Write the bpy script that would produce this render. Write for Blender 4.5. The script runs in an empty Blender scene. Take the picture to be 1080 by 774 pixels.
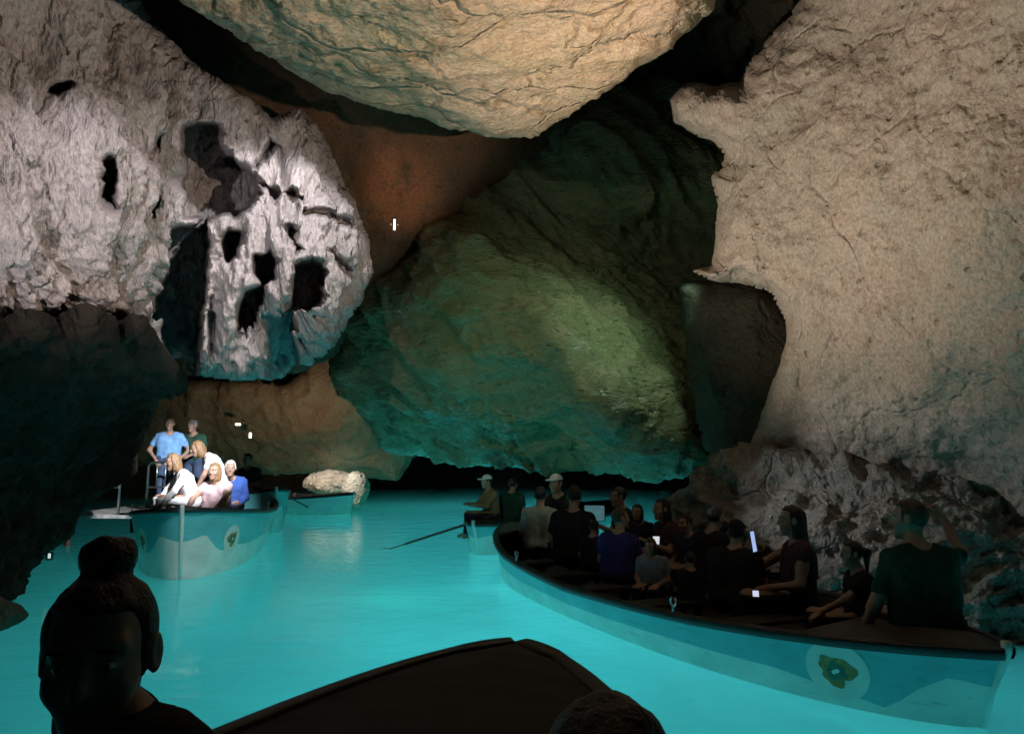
import bpy, math, random
import numpy as np
from mathutils import Vector, Matrix
R = math.radians
rng = random.Random(7)
scene = bpy.context.scene
col = scene.collection

# ------------------------------------------------------------------ camera
FPX, CX, CY, HZ = 780.0, 540.0, 387.0, 480.0      # the photograph's pixels
CAMH = 1.6
PITCH = math.atan((HZ - CY) / FPX)
cam_d = bpy.data.cameras.new('camera'); cam = bpy.data.objects.new('camera', cam_d); col.objects.link(cam)
cam.location = (0, 0, CAMH); cam.rotation_euler = (R(90) + PITCH, 0, 0)
cam_d.sensor_width = 36; cam_d.lens = 36 * FPX / 1080; cam_d.clip_start = 0.05; cam_d.clip_end = 300
scene.camera = cam
CF = np.array([0, math.cos(PITCH), math.sin(PITCH)]); CU = np.array([0, -math.sin(PITCH), math.cos(PITCH)]); CR = np.array([1., 0, 0])
CO = np.array([0, 0, CAMH])

def at(u, v, d):
    """a point in the cave seen at photo pixel (u, v), d metres along the view axis"""
    u = np.asarray(u, float); v = np.asarray(v, float); d = np.asarray(d, float)
    return CO + d[..., None] * (CR * ((u - CX) / FPX)[..., None] + CU * ((CY - v) / FPX)[..., None] + CF)
def atz(u, v, z):
    """the point seen at (u, v) that lies at height z"""
    r = CR * (u - CX) / FPX + CU * (CY - v) / FPX + CF
    return CO + r * ((z - CAMH) / r[2])

# ------------------------------------------------------------------ world, exposure
world = bpy.data.worlds.new('World'); scene.world = world; world.use_nodes = True
wn = world.node_tree.nodes; sky = wn.new('ShaderNodeTexSky'); sky.sky_type = 'NISHITA'; sky.sun_disc = False
sky.sun_elevation = R(2); sky.sun_rotation = R(200)
world.node_tree.links.new(sky.outputs[0], wn['Background'].inputs[0]); wn['Background'].inputs[1].default_value = 0.0015
vs = scene.view_settings; vs.view_transform = 'Standard'; vs.look = 'None'; vs.exposure = 0; vs.gamma = 1; vs.use_curve_mapping = False
scene.cycles.use_denoising = True; scene.cycles.use_adaptive_sampling = True; scene.cycles.adaptive_threshold = .03
scene.cycles.max_bounces = 5; scene.cycles.diffuse_bounces = 2; scene.cycles.glossy_bounces = 2; scene.cycles.transparent_max_bounces = 12
scene.cycles.sample_clamp_indirect = 4.0

# ------------------------------------------------------------------ the cave's lamps, and spots added as fill
def spot(name, loc, target, watts, colr, angle, blend=0.6, size=0.1):
    l = bpy.data.lights.new(name, 'SPOT'); o = bpy.data.objects.new(name, l); col.objects.link(o)
    l.energy = watts; l.color = colr; l.spot_size = R(angle); l.spot_blend = blend; l.shadow_soft_size = size
    o.location = loc; o.rotation_euler = (Vector(target) - Vector(loc)).to_track_quat('-Z', 'Y').to_euler()
    return o
def P(u, v, d): return tuple(at(u, v, d))
spot('left_wall_lamp', P(150, -70, 5.5), P(115, 250, 6.9), 170, (1, .92, .95), 66, .8, .03)
spot('left_fill_lamp', (-3.3, 2.9, 2.1), P(160, 268, 7.6), 430, (1, .91, .93), 42, 1, .03)  # added fill, keeps the water's teal off the wall's lower part
spot('drapery_lamp', P(350, 95, 7.4), P(285, 275, 9.0), 330, (1, .95, .97), 74, .6, .03)  # unseen spot in open air under the slab, added to rake the drapery
spot('ceiling_lamp', (2.7, 2.7, 2.7), P(430, -5, 5.7), 1150, (1, .78, .61), 68, .45, .05)
spot('right_wall_lamp', (-3.5, 5.5, .75), P(868, 112, 7.3), 2100, (1, .86, .72), 55, 1, .05)
spot('vault_fill', (-2.7, 3.0, 4.3), P(570, 400, 12), 620, (.80, 1, .66), 34, 1, .06)  # added fill from out of view, lifts the low wet ceiling
spot('side_fill', P(728, 248, 9.9), P(610, 400, 11.2), 130, (.62, 1, .78), 100, 1, .08)  # added unseen fill in open air, brightens the wet ceiling's right facet
spot('upper_vault_fill', (-2.7, 3.0, 4.2), P(640, 190, 12), 170, (.86, 1, .78), 30, 1, .06)  # added fill so the layers of the dark vault show
spot('back_wall_lamp', (-5.6, 18.5, 1.0), P(300, 430, 24), 330, (1, .70, .46), 80, .9, .1)
spot('recess_lamp', (-1.7, 9.4, 3.6), P(425, 190, 12), 140, (1, .52, .28), 34, 1, .1)
spot('pier_lamp', (-3.55, 10.5, 3.1), P(205, 494, 13), 1500, (.93, .96, 1), 36, .5, .06)
spot('flowstone_lamp', P(600, 430, 7.6), P(925, 520, 7.2), 120, (.85, .93, 1), 50, .9, .05)

def water_lamp(loc, watts, colr, size=2.6):
    l = bpy.data.lights.new('underwater_lamp', 'AREA'); o = bpy.data.objects.new('underwater_lamp', l); col.objects.link(o)
    l.shape = 'DISK'; l.size = size; l.energy = watts; l.color = colr; o.location = loc
for x, y, w in ((-2.2, 4.6, 13), (0.6, 5.0, 46), (2.6, 3.0, 64), (-1.2, 7.6, 40), (0.6, 8.2, 115), (-1.0, 11.0, 66), (-2.6, 12.6, 32), (-0.2, 14.5, 90),
                (-2.2, 18, 90), (1.4, 19, 100), (-4.6, 6.8, 9), (4.9, 5.0, 24), (-4.0, 23, 110), (0, 25, 160), (-5.0, 9.0, 16)):
    water_lamp((x, y, -0.4), w * .86, (.44, .92, 1) if x > -2.5 else (.36, 1, .78))

# ------------------------------------------------------------------ small tools
def sset(o, label=None, cat=None, group=None, kind=None):
    if label: o['label'] = label
    if cat: o['category'] = cat
    if group: o['group'] = group
    if kind: o['kind'] = kind
    return o
def empty(name, loc, rz=0.0):
    o = bpy.data.objects.new(name, None); col.objects.link(o); o.empty_display_size = .1
    o.location = tuple(loc); o.rotation_euler = (0, 0, rz); return o
def mesh_obj(name, V, F, mats, parent=None, smooth=True, mi=None):
    me = bpy.data.meshes.new(name)
    V = np.asarray(V, np.float32)
    if isinstance(F, np.ndarray) and len(F):
        n, k = F.shape
        me.vertices.add(len(V)); me.vertices.foreach_set('co', V.ravel())
        me.loops.add(n * k); me.loops.foreach_set('vertex_index', F.astype(np.int32).ravel())
        me.polygons.add(n); me.polygons.foreach_set('loop_start', np.arange(0, n * k, k, dtype=np.int32))
        me.update(calc_edges=True); me.validate()
    else:
        me.from_pydata([tuple(map(float, p)) for p in V], [], [tuple(map(int, f)) for f in F])
    for m in (mats if isinstance(mats, (list, tuple)) else [mats]): me.materials.append(m)
    if mi is not None and len(mi) == len(me.polygons): me.polygons.foreach_set('material_index', np.asarray(mi, np.int32))
    me.polygons.foreach_set('use_smooth', [smooth] * len(me.polygons)); me.update()
    o = bpy.data.objects.new(name, me); col.objects.link(o)
    if parent: o.parent = parent
    return o
class MB:
    """collects boxes, tubes and discs into ONE mesh"""
    def __init__(s): s.v = []; s.f = []; s.m = []
    def add(s, V, F, m=0):
        b = len(s.v); s.v += [tuple(p) for p in V]; s.f += [tuple(int(i) + b for i in f) for f in F]; s.m += [m] * len(F)
    def box(s, c, size, rz=0, m=0, bev=.006):
        x, y, z = [q / 2 for q in size]; b = min(bev, x * .4, y * .4, z * .4)
        V = []
        for sz, i in ((-z, b), (-z + b, 0), (z - b, 0), (z, b)):
            xx, yy = x - i, y - i
            bb = b if i == 0 else b * .5
            V += [(-xx + bb, -yy, sz), (xx - bb, -yy, sz), (xx, -yy + bb, sz), (xx, yy - bb, sz), (xx - bb, yy, sz), (-xx + bb, yy, sz), (-xx, yy - bb, sz), (-xx, -yy + bb, sz)]
        F = [tuple(range(7, -1, -1)), tuple(range(24, 32))]
        for r_ in range(3):
            for k in range(8): F.append((r_ * 8 + k, r_ * 8 + (k + 1) % 8, r_ * 8 + 8 + (k + 1) % 8, r_ * 8 + 8 + k))
        ca, sa = math.cos(rz), math.sin(rz)
        s.add([(c[0] + p[0] * ca - p[1] * sa, c[1] + p[0] * sa + p[1] * ca, c[2] + p[2]) for p in V], F, m)
    def tube(s, pts, r, n=8, m=0):
        pts = [np.array(p, float) for p in pts]; rr = r if isinstance(r, (list, tuple)) else [r] * len(pts)
        V = []; up = np.array([.13, .21, .97])
        for i, p in enumerate(pts):
            t = pts[min(i + 1, len(pts) - 1)] - pts[max(i - 1, 0)]; t = t / (np.linalg.norm(t) + 1e-9)
            a = np.cross(t, up); a = np.cross(t, (1, 0, 0)) if np.linalg.norm(a) < .05 else a
            a = a / np.linalg.norm(a); b = np.cross(t, a)
            V += [tuple(p + rr[i] * (math.cos(2 * math.pi * k / n) * a + math.sin(2 * math.pi * k / n) * b)) for k in range(n)]
        F = [tuple(range(n)), tuple(range(len(V) - 1, len(V) - n - 1, -1))]
        for i in range(len(pts) - 1):
            for k in range(n): F.append((i * n + k, i * n + n + k, i * n + n + (k + 1) % n, i * n + (k + 1) % n))
        s.add(V, F, m)
    def build(s, name, mats, parent=None, smooth=False):
        return mesh_obj(name, s.v, s.f, mats, parent, smooth, s.m)

# ------------------------------------------------------------------ noise (numpy gradient noise)
_pr = np.random.RandomState(11); _perm = np.concatenate([_pr.permutation(512)] * 2)
_grad = _pr.normal(size=(512, 3)); _grad /= np.linalg.norm(_grad, axis=1)[:, None]
def noise(p):
    i = np.floor(p).astype(np.int64); f = p - i; w = f * f * f * (f * (f * 6 - 15) + 10)
    i &= 511; out = 0
    for dx in (0, 1):
        for dy in (0, 1):
            for dz in (0, 1):
                h = _perm[(_perm[(_perm[(i[:, 0] + dx) & 511] + i[:, 1] + dy) & 511] + i[:, 2] + dz) & 511]
                g = _grad[h]
                d = g[:, 0] * (f[:, 0] - dx) + g[:, 1] * (f[:, 1] - dy) + g[:, 2] * (f[:, 2] - dz)
                out = out + d * (w[:, 0] if dx else 1 - w[:, 0]) * (w[:, 1] if dy else 1 - w[:, 1]) * (w[:, 2] if dz else 1 - w[:, 2])
    return out * 1.5
def fbm(p, n=4, ridged=False, lac=2.03, gain=.5):
    o = 0; a = 1; t = 0
    for k in range(n):
        q = noise(p * lac ** k + 17.3 * k)
        o = o + a * ((1 - 2 * np.abs(q)) if ridged else q); t += a; a *= gain
    return o / t

# ------------------------------------------------------------------ materials
def nt(name):
    m = bpy.data.materials.new(name); m.use_nodes = True
    return m, m.node_tree.nodes, m.node_tree.links, m.node_tree.nodes['Principled BSDF']
def plain(name, c, rough=.6, metal=0., var=.15, scale=6., bump=.0, bscale=60., emit=0., spec=.5, coat=0.):
    m, n, l, b = nt(name)
    tc = n.new('ShaderNodeTexCoord'); nz = n.new('ShaderNodeTexNoise'); nz.inputs['Scale'].default_value = scale; nz.inputs['Detail'].default_value = 5
    l.new(tc.outputs['Object'], nz.inputs['Vector'])
    mr = n.new('ShaderNodeMapRange'); mr.inputs['From Min'].default_value = .3; mr.inputs['From Max'].default_value = .7
    mr.inputs['To Min'].default_value = 1 - var; mr.inputs['To Max'].default_value = 1 + var; l.new(nz.outputs[0], mr.inputs['Value'])
    mx = n.new('ShaderNodeVectorMath'); mx.operation = 'SCALE'; mx.inputs[0].default_value = c; l.new(mr.outputs[0], mx.inputs['Scale'])
    l.new(mx.outputs[0], b.inputs['Base Color'])
    b.inputs['Roughness'].default_value = rough; b.inputs['Metallic'].default_value = metal; b.inputs['Specular IOR Level'].default_value = spec
    b.inputs['Coat Weight'].default_value = coat
    if bump:
        n2 = n.new('ShaderNodeTexNoise'); n2.inputs['Scale'].default_value = bscale; n2.inputs['Detail'].default_value = 4; l.new(tc.outputs['Object'], n2.inputs['Vector'])
        bp = n.new('ShaderNodeBump'); bp.inputs['Strength'].default_value = bump; bp.inputs['Distance'].default_value = .02
        l.new(n2.outputs[0], bp.inputs['Height']); l.new(bp.outputs[0], b.inputs['Normal'])
    if emit:
        b.inputs['Emission Color'].default_value = (*c, 1); b.inputs['Emission Strength'].default_value = emit
    return m
def rock_mat(name, c1, c2, c3, rough=.85, wet=0., bump=1., stretch=(1, 1, 1), rot=(0, 0, 0), scale=1., pit=1., crack=.5, dirt=None):
    """limestone: three mixed tones, pits, cracks and grain"""
    m, n, l, b = nt(name)
    tc = n.new('ShaderNodeTexCoord'); mp = n.new('ShaderNodeMapping'); mp.inputs['Scale'].default_value = stretch; mp.inputs['Rotation'].default_value = rot
    l.new(tc.outputs['Object'], mp.inputs['Vector'])
    def nz(s, det, rgh=.6, dist=0.):
        t = n.new('ShaderNodeTexNoise'); t.inputs['Scale'].default_value = s * scale; t.inputs['Detail'].default_value = det; t.inputs['Roughness'].default_value = rgh
        t.inputs['Distortion'].default_value = dist; l.new(mp.outputs[0], t.inputs['Vector']); return t
    def ramp(src, a, b_, lo=0., hi=1., out=0):
        r = n.new('ShaderNodeMapRange'); r.inputs['From Min'].default_value = a; r.inputs['From Max'].default_value = b_; r.inputs['To Min'].default_value = lo; r.inputs['To Max'].default_value = hi
        l.new(src.outputs[out], r.inputs['Value']); return r
    def mix(f, a, b_):
        x = n.new('ShaderNodeMix'); x.data_type = 'RGBA'; l.new(f.outputs[0], x.inputs[0])
        for s, q in ((6, a), (7, b_)):
            if isinstance(q, tuple): x.inputs[s].default_value = (*q, 1)
            else: l.new(q, x.inputs[s])
        return x.outputs[2]
    def mth(op, a, c):
        x = n.new('ShaderNodeMath'); x.operation = op
        for i, q in enumerate((a, c)):
            if isinstance(q, (int, float)): x.inputs[i].default_value = q
            else: l.new(q.outputs[0], x.inputs[i])
        return x
    big = nz(.7, 3, .65, .6); mid = nz(3.4, 5, .68); fine = nz(26, 2, .7)
    cc = mix(ramp(big, .40, .60), c1, c2); cc = mix(ramp(mid, .55, .70), cc, c3)
    sc = n.new('ShaderNodeVectorMath'); sc.operation = 'SCALE'; l.new(cc, sc.inputs[0]); l.new(ramp(fine, .3, .65, .66, 1.14).outputs[0], sc.inputs['Scale']); l.new(sc.outputs[0], b.inputs['Base Color'])
    wv = n.new('ShaderNodeMix'); wv.data_type = 'VECTOR'; wv.inputs[0].default_value = .10; l.new(mp.outputs[0], wv.inputs[4]); l.new(mid.outputs['Color'], wv.inputs[5])
    vo = n.new('ShaderNodeTexVoronoi'); vo.inputs['Scale'].default_value = 6.5 * scale; l.new(wv.outputs[1], vo.inputs['Vector'])
    pits = ramp(vo, .06, .30, 0, 1)
    gate = ramp(mid, .44, .56)                                            # pits come in patches
    ph = mth('MULTIPLY', mth('SUBTRACT', pits, 1.0), mth('MULTIPLY', gate, .35 * pit))
    h = mth('ADD', mth('MULTIPLY', mid, .8), mth('ADD', ph, mth('MULTIPLY', fine, .16)))
    if crack:
        ve = n.new('ShaderNodeTexVoronoi'); ve.feature = 'DISTANCE_TO_EDGE'; ve.inputs['Scale'].default_value = 1.1 * scale
        w2 = n.new('ShaderNodeMix'); w2.data_type = 'VECTOR'; w2.inputs[0].default_value = .3; l.new(mp.outputs[0], w2.inputs[4]); l.new(big.outputs['Color'], w2.inputs[5]); l.new(w2.outputs[1], ve.inputs['Vector'])
        h = mth('ADD', h, ramp(ve, 0, .03, -.35 * crack, 0))
    bp = n.new('ShaderNodeBump'); bp.inputs['Strength'].default_value = 1; bp.inputs['Distance'].default_value = .11 * bump
    l.new(h.outputs[0], bp.inputs['Height']); l.new(bp.outputs[0], b.inputs['Normal'])
    if wet:
        l.new(ramp(big, .42, .60, rough, rough - wet).outputs[0], b.inputs['Roughness'])
    else: b.inputs['Roughness'].default_value = rough
    b.inputs['Specular IOR Level'].default_value = .5 if wet else .22
    return m
M = {}
M['left_rock'] = rock_mat('lilac_grey_limestone', (.34, .31, .31), (.42, .385, .38), (.25, .22, .21), bump=1.1, stretch=(1.25, .7, .5), rot=(0, R(-30), 0), scale=1.3)
M['slab_rock'] = rock_mat('warm_tan_limestone', (.42, .31, .20), (.45, .33, .235), (.28, .195, .11), bump=.8, stretch=(.6, 1, 1), rot=(0, 0, R(28)), scale=1.5, crack=1.2)
M['right_rock'] = rock_mat('pinkish_grey_limestone', (.37, .31, .245), (.42, .33, .265), (.29, .235, .18), bump=.6, stretch=(1, .8, .7), rot=(0, R(35), 0), scale=1.5, pit=1.3, crack=.6)
M['wet_rock'] = rock_mat('wet_green_limestone', (.25, .225, .11), (.185, .20, .10), (.33, .265, .16), rough=.46, wet=.38, bump=1.3, stretch=(.7, .6, 1.9), rot=(0, R(-39), 0), scale=1.2, crack=.25)
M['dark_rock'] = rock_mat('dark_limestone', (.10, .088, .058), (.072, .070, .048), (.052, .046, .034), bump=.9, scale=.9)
M['shade_rock'] = rock_mat('black_shade_limestone', (.022, .017, .012), (.016, .014, .009), (.030, .024, .016), rough=.9, wet=0., bump=.9, scale=1.)  # near-black tone carries the shade of the undercut
M['brown_rock'] = rock_mat('brown_limestone', (.30, .22, .14), (.26, .175, .11), (.18, .13, .09), bump=.9, scale=.9)
M['red_rock'] = rock_mat('rusty_limestone', (.15, .075, .04), (.125, .07, .04), (.07, .055, .04), bump=.5, scale=.8)
M['flow_rock'] = rock_mat('wet_flowstone', (.27, .255, .22), (.32, .285, .235), (.15, .14, .125), rough=.42, wet=.26, bump=1.3, scale=1.5)

# ------------------------------------------------------------------ rock relief builder
def poly_sdf(u, v, poly):
    p = np.asarray(poly, float); best = np.full(u.shape, 1e9); ins = np.zeros(u.shape, bool)
    for a, b in zip(p, np.roll(p, -1, 0)):
        e = b - a; du, dv = u - a[0], v - a[1]
        t = np.clip((du * e[0] + dv * e[1]) / (e @ e + 1e-9), 0, 1)
        best = np.minimum(best, (du - t * e[0]) ** 2 + (dv - t * e[1]) ** 2)
        c = ((a[1] > v) != (b[1] > v)) & (u < (b[0] - a[0]) * (v - a[1]) / (b[1] - a[1] + 1e-12) + a[0]); ins ^= c
    return np.where(ins, 1, -1) * np.sqrt(best)
def tps(pts):
    p = np.asarray(pts, float); x = p[:, :2] / 100; n = len(p)
    def U(r2): return r2 * np.log(r2 + 1e-9) * .5
    K = U(((x[:, None] - x[None]) ** 2).sum(-1)) + np.eye(n) * .02
    A = np.zeros((n + 3, n + 3)); A[:n, :n] = K; A[:n, n] = 1; A[:n, n + 1:] = x; A[n, :n] = 1; A[n + 1:, :n] = x.T
    w = np.linalg.solve(A, np.concatenate([p[:, 2], [0, 0, 0]]))
    def f(u, v):
        q = np.stack([u.ravel(), v.ravel()], 1) / 100
        o = w[n] + q @ w[n + 1:]
        for k in range(n): o = o + w[k] * U(((q - x[k]) ** 2).sum(1))
        return o.reshape(u.shape)
    return f
def Rm0(t, R_): return .5 * R_ * (1 - np.sqrt(np.clip(1 - (1 - t) ** 2, 0, 1)))
def rock(name, outline, depth, mat, step=3., roll=(40, 1.), thick=1.5, holes=(), edge=4., disp=((.5, .3, 4, 0),), stretch=(1, 1, 1), seed=0., dmin=2.2, parent=None, pits=(), hollows=(), ribs=()):
    o = np.asarray(outline, float); u0, v0 = o.min(0) - 4 * step; u1, v1 = o.max(0) + 4 * step
    u, v = np.meshgrid(np.arange(u0, u1, step), np.arange(v0, v1, step), indexing='ij')
    d = poly_sdf(u, v, outline)
    for h in holes: d = np.minimum(d, -poly_sdf(u, v, h))
    q = np.stack([u.ravel() / 38, v.ravel() / 38, np.full(u.size, seed)], 1)
    d = d + edge * (fbm(q, 4)).reshape(u.shape) * 1.6
    gu, gv = np.gradient(d, step); gl = np.sqrt(gu ** 2 + gv ** 2) + 1e-6
    sn = np.abs(d) < .6 * step
    u = np.where(sn, u - d * gu / gl, u); v = np.where(sn, v - d * gv / gl, v); d = np.where(sn, 0, d)
    ok = d >= 0
    cell = ok[:-1, :-1] & ok[1:, :-1] & ok[1:, 1:] & ok[:-1, 1:]
    cnt = np.zeros(u.shape, int)
    for a in (0, 1):
        for b in (0, 1): cnt[a:a + cell.shape[0], b:b + cell.shape[1]] += cell
    used = cnt > 0; rim = used & (cnt < 4)
    W = np.maximum(tps(depth)(u, v), dmin)
    P0 = at(u, v, W + Rm0(np.clip(d / roll[0], 0, 1), roll[1])); gx = np.gradient(P0, axis=0); gy = np.gradient(P0, axis=1); N = np.cross(gx, gy); N /= np.linalg.norm(N, axis=-1)[..., None] + 1e-9
    for pu, pv, ru, rv, dp in pits:                       # hollows in the face, with ragged rims
        W = W + dp / (1 + np.exp(((np.hypot((u - pu) / ru, (v - pv) / rv) + .35 * fbm(q * 2.2 + pu, 3).reshape(u.shape)) - 1) * 9))
    t = np.clip(d / roll[0], 0, 1); Rm = roll[1]
    fr = W + Rm * (1 - np.sqrt(np.clip(1 - (1 - t) ** 2, 0, 1)))
    bk = W + Rm + thick * np.sqrt(t)
    for hp_, dp, sf in hollows:
        hd = poly_sdf(u, v, hp_) + 4 * fbm(q * 3 + dp, 3).reshape(u.shape); hd = np.clip(hd / sf + .35, 0, 1); W = W + dp * hd * hd * (3 - 2 * hd)
    fr = W + Rm * (1 - np.sqrt(np.clip(1 - (1 - t) ** 2, 0, 1))); bk = np.maximum(bk, fr + .3 * np.sqrt(t))
    Pf = at(u, v, fr); Pb = at(u, v, bk)
    view = Pf - CO; sgn = np.sign((N * view).sum(-1)); N = -N * np.where(sgn == 0, 1, sgn)[..., None]
    st = np.array(stretch, float); pp = P0.reshape(-1, 3); pp = (pp @ st if st.ndim == 2 else pp * st) + seed * 3.1
    D = 0
    for fq, am, oc, rg in disp: D = D + am * fbm(pp * fq, oc, bool(rg))
    for fq, am, st2 in ribs:                              # sharp grooves between ribs
        g = fbm(P0.reshape(-1, 3) * np.array(st2) * fq + seed * 5.7, 3, True); D = D - am * np.clip(g, 0, 1) ** 2.2
    D = D * np.clip(.15 + d.ravel() / 9, 0, 1)
    Pf = Pf + N * D.reshape(u.shape)[..., None]
    idf = -np.ones(u.shape, int); nf = used.sum(); idf[used] = np.arange(nf)
    idb = idf.copy(); inn = used & ~rim; idb[inn] = nf + np.arange(inn.sum())
    V = np.concatenate([Pf[used], Pb[inn]])
    ci, cj = np.nonzero(cell)
    F1 = np.stack([idf[ci, cj], idf[ci, cj + 1], idf[ci + 1, cj + 1], idf[ci + 1, cj]], 1)
    F2 = np.stack([idb[ci, cj], idb[ci + 1, cj], idb[ci + 1, cj + 1], idb[ci, cj + 1]], 1)
    F2 = F2[(F2 != F1[:, [0, 3, 2, 1]]).any(1)]
    return sset(mesh_obj(name, V, np.concatenate([F1, F2]), mat, parent), kind='structure' if parent is None else None)

# ------------------------------------------------------------------ implicit-surface mesher (surface nets)
def nets(fn, lo, hi, h):
    lo = np.asarray(lo, float); n = np.maximum(4, np.ceil((np.asarray(hi) - lo) / h).astype(int) + 1)
    g = np.stack(np.meshgrid(*[lo[k] + h * np.arange(n[k]) for k in range(3)], indexing='ij'), -1)
    F = fn(g.reshape(-1, 3)).reshape(n)
    S = F < 0
    off = [(i, j, k) for i in (0, 1) for j in (0, 1) for k in (0, 1)]
    sl = lambda A, o: A[o[0]:n[0] - 1 + o[0], o[1]:n[1] - 1 + o[1], o[2]:n[2] - 1 + o[2]]
    c = sum(sl(S, o).astype(int) for o in off); act = (c > 0) & (c < 8)
    idx = -np.ones(act.shape, int); idx[act] = np.arange(act.sum())
    vals = {o: sl(F, o)[act] for o in off}; acc = np.zeros((act.sum(), 3)); m = np.zeros(act.sum())
    for a in off:
        for ax in range(3):
            if a[ax]: continue
            b = tuple(1 if q == ax else a[q] for q in range(3)); fa, fb = vals[a], vals[b]
            x = (fa < 0) != (fb < 0); t = np.where(x, fa / np.where(x, fa - fb, 1), 0)
            p = np.array(a, float)[None] + t[:, None] * np.eye(3)[ax]; acc += p * x[:, None]; m += x
    V = lo + h * (np.argwhere(act) + acc / m[:, None])
    Q = []
    for ax in range(3):
        o1, o2 = [q for q in range(3) if q != ax]
        s0 = [slice(1, -1)] * 3; s0[ax] = slice(0, -1); s1 = list(s0); s1[ax] = slice(1, None)
        A, B = S[tuple(s0)], S[tuple(s1)]; e = np.argwhere(A != B); inside = A[A != B]
        e = e + np.array([0 if q == ax else 1 for q in range(3)])
        def cl(d1, d2):
            r = e.copy(); r[:, o1] += d1; r[:, o2] += d2; return idx[r[:, 0], r[:, 1], r[:, 2]]
        q = np.stack([cl(-1, -1), cl(0, -1), cl(0, 0), cl(-1, 0)], 1)
        flip = inside if ax != 1 else ~inside
        q[~flip] = q[~flip][:, ::-1]; Q.append(q)
    return V, np.concatenate(Q)
def cone(p, a, b, ra, rb):
    a = np.asarray(a, float); b = np.asarray(b, float); e = b - a
    t = np.clip(((p - a) @ e) / (e @ e + 1e-9), 0, 1)
    return np.linalg.norm(p - a - t[:, None] * e, axis=1) - (ra + (rb - ra) * t)
def ell(p, c, r):
    r = np.asarray(r, float); q = (p - np.asarray(c)) / r; k = np.linalg.norm(q, axis=1)
    return (k - 1) * r.min()
def smin(a, b, k):
    h = np.clip(.5 + .5 * (b - a) / k, 0, 1); return b + (a - b) * h - k * h * (1 - h)
def smax(a, b, k): return -smin(-a, -b, k)

# ================================================================== THE SETTING
# water: clear, slightly rippled, turquoise over a pale bed
def water_mat():
    m = bpy.data.materials.new('turquoise_water'); m.use_nodes = True; n, l = m.node_tree.nodes, m.node_tree.links; n.clear()
    out = n.new('ShaderNodeOutputMaterial'); tr = n.new('ShaderNodeBsdfTransparent'); gl = n.new('ShaderNodeBsdfGlossy'); mx = n.new('ShaderNodeMixShader')
    tr.inputs[0].default_value = (.30, .88, .90, 1); gl.inputs['Roughness'].default_value = .05; gl.inputs[0].default_value = (.9, .95, .95, 1)
    fr = n.new('ShaderNodeFresnel'); fr.inputs['IOR'].default_value = 1.33
    k = n.new('ShaderNodeMath'); k.operation = 'MULTIPLY'; k.inputs[1].default_value = 1.0; l.new(fr.outputs[0], k.inputs[0])
    tc = n.new('ShaderNodeTexCoord'); mp = n.new('ShaderNodeMapping'); mp.inputs['Scale'].default_value = (1, 1, 1); l.new(tc.outputs['Object'], mp.inputs['Vector'])
    a = n.new('ShaderNodeTexNoise'); a.inputs['Scale'].default_value = 2.6; a.inputs['Detail'].default_value = 4; a.inputs['Roughness'].default_value = .6; l.new(mp.outputs[0], a.inputs['Vector'])
    bp = n.new('ShaderNodeBump'); bp.inputs['Strength'].default_value = .35; bp.inputs['Distance'].default_value = .035; l.new(a.outputs[0], bp.inputs['Height'])
    l.new(bp.outputs[0], gl.inputs['Normal']); l.new(bp.outputs[0], fr.inputs['Normal'])
    tl = n.new('ShaderNodeBsdfTranslucent'); tl.inputs[0].default_value = (.24, .76, .84, 1); m2 = n.new('ShaderNodeMixShader'); m2.inputs[0].default_value = .86   # the water is milky
    l.new(tr.outputs[0], m2.inputs[1]); l.new(tl.outputs[0], m2.inputs[2])
    l.new(k.outputs[0], mx.inputs[0]); l.new(m2.outputs[0], mx.inputs[1]); l.new(gl.outputs[0], mx.inputs[2]); l.new(mx.outputs[0], out.inputs[0])
    return m
M['water'] = water_mat()
M['bed'] = plain('pale_silt_bed', (.42, .74, .68), .9, var=.38, scale=.45, bump=.3, bscale=2.)
def sheet(name, x0, x1, y0, y1, z, n, mat, amp=0.):
    x, y = np.meshgrid(np.linspace(x0, x1, n), np.linspace(y0, y1, n), indexing='ij'); V = np.stack([x, y, np.full(x.shape, z)], -1).reshape(-1, 3)
    if amp: V[:, 2] += amp * fbm(V * .35, 4)
    i, j = np.meshgrid(np.arange(n - 1), np.arange(n - 1), indexing='ij'); i, j = i.ravel(), j.ravel()
    return sset(mesh_obj(name, V, np.stack([i * n + j, i * n + n + j, i * n + n + j + 1, i * n + j + 1], 1), mat), kind='structure')
sheet('water', -22, 22, -14, 40, 0, 12, M['water'])
sheet('lake_bed', -22, 22, -14, 40, -2.7, 90, M['bed'], .35)
# the outer shell of the cave, closed all round
def shell():
    n, k = 96, 60; V = []
    th, ph = np.meshgrid(np.linspace(0, 2 * math.pi, n, endpoint=False), np.linspace(.02, math.pi - .02, k), indexing='ij')
    D = np.stack([np.sin(ph) * np.cos(th), np.sin(ph) * np.sin(th), np.cos(ph)], -1).reshape(-1, 3)
    V = np.array([0, 12, 2]) + D * np.array([21, 25, 11]) * (1 + .16 * fbm(D * 3, 5))[:, None]
    F = []
    i, j = np.meshgrid(np.arange(n), np.arange(k - 1), indexing='ij'); i, j = i.ravel(), j.ravel(); i2 = (i + 1) % n
    F = np.stack([i * k + j, i * k + j + 1, i2 * k + j + 1, i2 * k + j], 1)
    return sset(mesh_obj('cave_wall', V, F, M['dark_rock']), kind='structure')
shell()

CRAG = ((.35, .38, 4, 0), (1.3, .16, 5, 1), (4.5, .05, 4, 1), (13, .022, 3, 0))
SOFT = ((.35, .35, 4, 0), (1.1, .12, 5, 0), (5, .035, 4, 1), (14, .012, 3, 0))
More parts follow.
